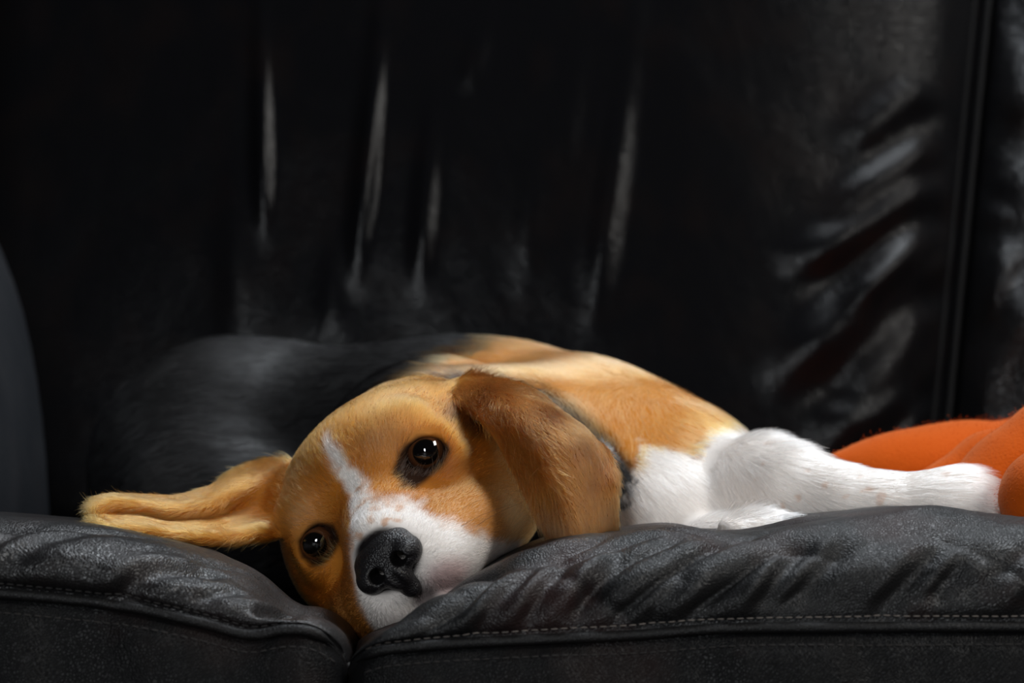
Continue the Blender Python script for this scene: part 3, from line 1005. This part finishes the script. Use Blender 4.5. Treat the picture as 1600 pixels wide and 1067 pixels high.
# make sure normals point out of the field
g = np.mean(np.sum(nrm[::500] * (V[::500] - V.mean(0)), 1))
T = np.concatenate([F[:, [0, 1, 2]], F[:, [0, 2, 3]]])
ar = np.linalg.norm(np.cross(V[T[:, 1]] - V[T[:, 0]], V[T[:, 2]] - V[T[:, 0]]), axis=1) / 2
cen = V[T].mean(1)
hc = to_head(cen)
wt_e, wt_h = w_ear[T].mean(1), w_head[T].mean(1)
dens = 1.0 + 2.6 * np.clip(wt_e + wt_h, 0, 1)
dens *= np.where(cen[:, 2] < 0.418, 0.25, 1.0) * np.where(cen[:, 1] > 0.36, 0.4, 1.0)
for s in (-1, 1):
    rr = np.linalg.norm((hc - np.array([EYE * s * 1.0, -0.2, 0])) / np.array([1.15, 1.6, 0.95]), axis=1)
    dens *= sstep(0.9, 1.25, rr)
rr = np.hypot(hc[:, 0], (hc[:, 2] + 2.4) / 0.8)
dens *= 1 - sstep(-4.9, -5.6, hc[:, 1]) * sstep(2.1, 1.6, rr) * wt_h
lumt = colr[T].mean(1).mean(1)
wt_b = w_body[T].mean(1)
dens *= 1 - 0.72 * wt_b * sstep(0.03, 0.008, lumt)      # sleeker coat on the black back
N = 330000
pr = ar * dens; pr /= pr.sum()
ti = rng.choice(len(T), N, p=pr)
r1 = np.sqrt(rng.random(N)); r2 = rng.random(N)
bc = np.stack([1 - r1, r1 * (1 - r2), r1 * r2], 1)
pick = lambda A: np.einsum('ij,ij...->i...', bc, A[T[ti]])
root = pick(V); nn = pick(nrm); nn /= np.linalg.norm(nn, axis=1, keepdims=True)
we, wh_, wbd = pick(w_ear), pick(w_head), pick(w_body)
# --- combing directions
h = to_head(root)
hd = np.stack([0.16 * h[:, 0], 1.0 + 0 * h[:, 0], 0.55 * sstep(-2.0, 1.5, h[:, 2]) - 0.25 * sstep(-2.0, -4, h[:, 2])], 1)
hd = hd @ HR.T
anch, adir = [], []
for G in (EL, ER):
    t = np.gradient(G, axis=0); t /= np.linalg.norm(t, axis=2, keepdims=True)
    anch.append(G[::4, ::5].reshape(-1, 3)); adir.append(t[::4, ::5].reshape(-1, 3))
EA, ED = np.concatenate(anch), np.concatenate(adir)
ed = np.zeros_like(root)
sel = np.where(we > 0.01)[0]
for i0 in range(0, len(sel), 20000):
    ii = sel[i0:i0 + 20000]
    dd = ((root[ii][:, None] - EA[None]) ** 2).sum(2)
    ed[ii] = ED[dd.argmin(1)]
bods = [((330, 650, 1.45), (-1, 0.25, -0.5)), ((520, 640, 1.42), (-1, 0.3, -0.2)), ((700, 600, 1.38), (-1, 0.4, -0.1)), ((850, 600, 1.33), (-0.7, 0.3, 0.25)),
        ((960, 640, 1.28), (-0.2, 0.1, -1)), ((1080, 700, 1.24), (0.5, 0, -0.8)), ((1060, 790, 1.22), (0.5, 0, -0.6)), ((1200, 740, 1.19), (0.8, 0, -0.35)), ((1350, 780, 1.17), (1, 0, -0.1)),
        ((1500, 790, 1.17), (1, -0.1, -0.1)), ((740, 560, 1.33), (-0.9, 0.4, 0.2))]
BA = np.array([P(*q) for q, _ in bods]); BD = np.array([d for _, d in bods], float); BD /= np.linalg.norm(BD, axis=1, keepdims=True)
w = np.exp(-((root[:, None] - BA[None]) ** 2).sum(2) / 0.05 ** 2) + 1e-9
bd = (w[:, :, None] * BD[None]).sum(1) / w.sum(1, keepdims=True)
D = hd * wh_[:, None] + ed * we[:, None] + bd * wbd[:, None]
sw = np.stack([noise3(root * 70, 101), noise3(root * 70, 131), noise3(root * 70, 171)], 1) - 0.5
D = D + (0.9 - 0.6 * wbd[:, None]) * sw + (0.22 - 0.12 * wbd[:, None]) * rng.normal(size=D.shape)
D -= (D * nn).sum(1, keepdims=True) * nn
D /= np.linalg.norm(D, axis=1, keepdims=True) + 1e-9
muz = sstep(0.5, -3.0, h[:, 1]) * wh_
ln = (0.0075 * wh_ + 0.0095 * we + 0.0125 * wbd) * (1 - 0.45 * muz) * (0.7 + 0.6 * rng.random(N))
lift = (0.26 + 0.12 * rng.random(N)) * (1 - 0.5 * wbd)
K = 5
pts = np.zeros((N, K, 3), np.float32)
for k in range(K):
    t = k / (K - 1)
    pts[:, k] = root - nn * 0.0004 + D * (ln * t)[:, None] + nn * (ln * lift * (t - 0.62 * t * t))[:, None]
cc = coat_colour(root, np.clip(we, 1e-4, 1), np.clip(wh_, 1e-4, 1), np.clip(wbd, 1e-4, 1))
cc = cc * (0.78 + 0.44 * rng.random((N, 1)))
cc = np.clip(cc, 0.002, 0.93)
hcv = bpy.data.hair_curves.new('fur')
hcv.add_curves([K] * N)
hcv.position_data.foreach_set('vector', pts.ravel())
ra = hcv.attributes.get('radius') or hcv.attributes.new('radius', 'FLOAT', 'POINT')
rad = np.tile(np.array([0.000085, 0.00008, 0.00007, 0.00005, 0.000015], np.float32), N)
ra.data.foreach_set('value', rad)
cattr = hcv.attributes.new('coat', 'FLOAT_COLOR', 'CURVE')
cattr.data.foreach_set('color', np.hstack([cc, np.ones((N, 1))]).astype(np.float32).ravel())
hcv.materials.append(m_fur)
fur = bpy.data.objects.new('fur', hcv); col.objects.link(fur); fur.parent = body_o
fur['kind'] = 'stuff'

# whiskers on both sides of the muzzle
wp = []
for s in (1, -1):
    for k in (1, 3, 5, 6):
        a0 = np.array([s * (2.2 + 0.25 * (k % 3)), -4.6 + 0.75 * (k // 3), -2.9 - 0.55 * (k % 3)])
        dr = np.array([s * 1.0, 0.25 + 0.3 * rng.random(), -0.15 + 0.3 * rng.random()])
        L0 = 2.2 + 1.8 * rng.random()
        for t in np.linspace(0, 1, 7):
            wp.append(hw(*(a0 + dr * L0 * t + np.array([0, 0.5, -0.5]) * L0 * t * t * 0.6)))
wp = np.array(wp, np.float32); nw = len(wp) // 7
wcv = bpy.data.hair_curves.new('whiskers'); wcv.add_curves([7] * nw)
wcv.position_data.foreach_set('vector', wp.ravel())
wr = wcv.attributes.get('radius') or wcv.attributes.new('radius', 'FLOAT', 'POINT')
wr.data.foreach_set('value', np.tile(np.linspace(0.00011, 0.00003, 7).astype(np.float32), nw))
wcv.materials.append(plain('whisker', srgb(70, 48, 34), 0.5))
wo = bpy.data.objects.new('whiskers', wcv); col.objects.link(wo); wo.parent = body_o; wo['kind'] = 'stuff'

# ------------------------------------------------------------------ eyes
m_eye, nt, b = new_mat('dog_eye')
N_, L_ = nt.nodes, nt.links
tc = N_.new('ShaderNodeTexCoord')
sep = N_.new('ShaderNodeSeparateXYZ'); L_.new(tc.outputs['Object'], sep.inputs['Vector'])
rp = N_.new('ShaderNodeValToRGB'); cr = rp.color_ramp
cr.interpolation = 'LINEAR'
mr = N_.new('ShaderNodeMapRange'); mr.inputs['From Min'].default_value = -0.0108; mr.inputs['From Max'].default_value = 0.0
L_.new(sep.outputs['Y'], mr.inputs['Value']); L_.new(mr.outputs['Result'], rp.inputs['Fac'])
cr.elements[0].position = 0.0; cr.elements[0].color = (0.003, 0.002, 0.002, 1)
cr.elements[1].position = 1.0; cr.elements[1].color = (0.012, 0.009, 0.009, 1)
for pos, c_ in ((0.10, (0.004, 0.003, 0.002)), (0.14, (0.10, 0.036, 0.014)), (0.34, (0.07, 0.024, 0.010)), (0.40, (0.006, 0.004, 0.004)), (0.45, (0.20, 0.17, 0.16)), (0.6, (0.14, 0.1, 0.1))):
    e_ = cr.elements.new(pos); e_.color = (*c_, 1)
L_.new(rp.outputs['Color'], b.inputs['Base Color'])
b.inputs['Roughness'].default_value = 0.04
b.inputs['Coat Weight'].default_value = 1.0
b.inputs['Coat Roughness'].default_value = 0.02


def uv_sphere(r, nlat=28, nlon=40):
    th = np.linspace(0.0, math.pi, nlat); ph = np.linspace(0, 2 * math.pi, nlon, endpoint=False)
    TH, PH = np.meshgrid(th, ph, indexing='ij')
    # pole along -y, with a slight corneal bulge
    rr = r * (1 + 0.06 * np.exp(-(TH / 0.45) ** 2))
    return np.stack([rr * np.sin(TH) * np.cos(PH), -rr * np.cos(TH), rr * np.sin(TH) * np.sin(PH)], 2).reshape(-1, 3), grid_faces(nlat, nlon, True)


for s in (1, -1):
    Vs, Fs = uv_sphere(0.0112)
    eo = mesh_obj('eye', Vs, Fs[:, ::-1].copy(), m_eye, body_o)
    R3 = HR @ rot('z', math.radians(6 * s)) 
    M4 = Matrix.Identity(4)
    for i in range(3):
        for j in range(3): M4[i][j] = R3[i, j]
    M4.translation = Vector(hw(EYE * s, 0.62, 0))
    eo.matrix_basis = M4
    eo['label'] = 'dark brown glossy eye'

# ------------------------------------------------------------------ nose
NH = 0.0005
NS = 1.13
NC = hw(0, -6.05, -2.6)
nf = Field(NC - 0.028, NC + 0.028, NH)


def nell(c, r, k, mode='add'):
    nf.ellipsoid(hw(NS * c[0], NS * c[1] - 6.05, NS * c[2] - 2.6), NS * np.array(r) * 0.01 * np.ones(3), k * 0.01, HR, mode)


def ncone(a, b_, ra_, rb_, k, mode='add'):
    nf.cone(hw(NS * a[0], NS * a[1] - 6.05, NS * a[2] - 2.6), hw(NS * b_[0], NS * b_[1] - 6.05, NS * b_[2] - 2.6), NS * ra_ * 0.01, NS * rb_ * 0.01, k * 0.01, mode)


nell((0, 0.45, 0.42), (1.38, 1.05, 0.78), 0.35)
for s in (-1, 1):
    nell((0.88 * s, 0.02, -0.05), (0.68, 0.82, 0.64), 0.22)
nell((0, -0.05, -0.45), (0.66, 0.78, 0.75), 0.30)
nell((0, 0.35, -1.15), (0.45, 0.5, 0.6), 0.3)
for s in (-1, 1):
    ncone((0.60 * s, -1.05, -0.10), (0.48 * s, 1.2, 0.0), 0.34, 0.24, 0.10, 'cut')
    ncone((0.72 * s, -0.90, -0.28), (1.55 * s, -0.45, -0.62), 0.15, 0.10, 0.12, 'cut')
ncone((0, -0.92, 0.25), (0, -0.85, -0.6), 0.10, 0.13, 0.2, 'cut')
ncone((0, -0.82, -0.6), (0, -0.3, -1.8), 0.13, 0.17, 0.2, 'cut')
NV, NF = nf.surface(2)
m_nose, nt, b = new_mat('dog_nose')
b.inputs['Base Color'].default_value = (*srgb(24, 22, 24), 1)
b.inputs['Roughness'].default_value = 0.42
tc = nt.nodes.new('ShaderNodeTexCoord')
vo = nt.nodes.new('ShaderNodeTexVoronoi'); vo.inputs['Scale'].default_value = 1100
bp = nt.nodes.new('ShaderNodeBump'); bp.inputs['Strength'].default_value = 0.6; bp.inputs['Distance'].default_value = 0.0006; bp.invert = True
nt.links.new(tc.outputs['Object'], vo.inputs['Vector']); nt.links.new(vo.outputs['Distance'], bp.inputs['Height']); nt.links.new(bp.outputs['Normal'], b.inputs['Normal'])
no = mesh_obj('nose', NV, NF.astype(np.int32), m_nose, body_o)
no['label'] = 'moist black nose'

# ------------------------------------------------------------------ orange blanket
blanket_f = Field((0.12, -0.06, 0.405), (0.70, 0.40, 0.60), 0.0028)


def roll(pts, k=0.012):
    q = [bpx(*p) for p in pts]
    for (a, ra_), (b_, rb_) in zip(q[:-1], q[1:]):
        blanket_f.cone(a, b_, ra_, rb_, k)


roll([(1298, 736, 1.33, 20), (1370, 748, 1.33, 40), (1440, 752, 1.335, 60), (1520, 748, 1.35, 70), (1640, 740, 1.38, 80), (1800, 740, 1.42, 80), (1990, 770, 1.46, 60)], 0.03)
roll([(1456, 782, 1.275, 48), (1546, 727, 1.285, 50), (1660, 700, 1.30, 55), (1820, 720, 1.34, 60), (2000, 770, 1.36, 50)], 0.008)
roll([(1529, 803, 1.235, 78), (1590, 752, 1.24, 80), (1655, 704, 1.245, 82), (1780, 700, 1.26, 84), (1930, 730, 1.27, 80), (2120, 790, 1.28, 60)], 0.008)
roll([(1640, 778, 1.165, 80), (1700, 750, 1.175, 88), (1800, 755, 1.18, 86), (1930, 790, 1.20, 70), (2080, 830, 1.22, 50)], 0.008)
blanket_f.ellipsoid((0.43, 0.17, 0.437), (0.235, 0.175, 0.032), 0.022)                      # the layers lying flat on the seat
blanket_f.cone((0.36, 0.04, 0.455), (0.62, 0.16, 0.452), 0.026, 0.020, 0.016)
blanket_f.cone((0.44, 0.30, 0.455), (0.60, 0.08, 0.470), 0.030, 0.024, 0.014)
blanket_f.cone((0.52, 0.27, 0.452), (0.65, 0.19, 0.445), 0.026, 0.016, 0.014)
BV, BF = blanket_f.surface(3)
nb = noise3(BV * 38, 61) - 0.5
BV = BV + np.stack([0.3 * nb, 0.3 * (noise3(BV * 31, 67) - 0.5), nb], 1) * 0.006 * sstep(0.30, 0.36, BV[:, 0])[:, None]
m_bl, nt, b = new_mat('orange_fleece')
b.inputs['Base Color'].default_value = (*srgb(206, 88, 16), 1)
b.inputs['Roughness'].default_value = 0.95
b.inputs['Specular IOR Level'].default_value = 0.1
b.inputs['Sheen Weight'].default_value = 0.25
b.inputs['Sheen Tint'].default_value = (1.0, 0.6, 0.35, 1)
tc = nt.nodes.new('ShaderNodeTexCoord')
nz = nt.nodes.new('ShaderNodeTexNoise'); nz.inputs['Scale'].default_value = 700; nz.inputs['Detail'].default_value = 4
bp = nt.nodes.new('ShaderNodeBump'); bp.inputs['Strength'].default_value = 0.5; bp.inputs['Distance'].default_value = 0.001
nt.links.new(tc.outputs['Object'], nz.inputs['Vector']); nt.links.new(nz.outputs['Fac'], bp.inputs['Height']); nt.links.new(bp.outputs['Normal'], b.inputs['Normal'])
bl = mesh_obj('fleece_blanket', BV, BF.astype(np.int32), m_bl)
tag(bl, 'crumpled orange fleece blanket bunched beside the outstretched paw', 'blanket')
BV = np.asarray(BV)
bn = np.zeros(len(BV) * 3, np.float32); bl.data.vertex_normals.foreach_get('vector', bn); bn = bn.reshape(-1, 3)
NB = 60000
bi = rng.integers(0, len(BV), NB)
broot = BV[bi] + rng.normal(size=(NB, 3)) * 0.0012
bdir = bn[bi] + 0.9 * rng.normal(size=(NB, 3)); bdir /= np.linalg.norm(bdir, axis=1, keepdims=True)
bl_len = 0.0006 + 0.0008 * rng.random(NB)
bp_ = np.stack([broot - bn[bi] * 0.0005 + bdir * (bl_len * t)[:, None] + bn[bi] * 0.0004 * t for t in (0, 0.5, 1)], 1).astype(np.float32)
pcv = bpy.data.hair_curves.new('pile'); pcv.add_curves([3] * NB)
pcv.position_data.foreach_set('vector', bp_.ravel())
pr_ = pcv.attributes.get('radius') or pcv.attributes.new('radius', 'FLOAT', 'POINT')
pr_.data.foreach_set('value', np.tile(np.array([0.00009, 0.00008, 0.00004], np.float32), NB))
pcv.materials.append(m_bl)
po = bpy.data.objects.new('pile', pcv); col.objects.link(po); po.parent = bl; po['kind'] = 'stuff'
adopt(dog_root)
print('DOG', len(V), 'verts')
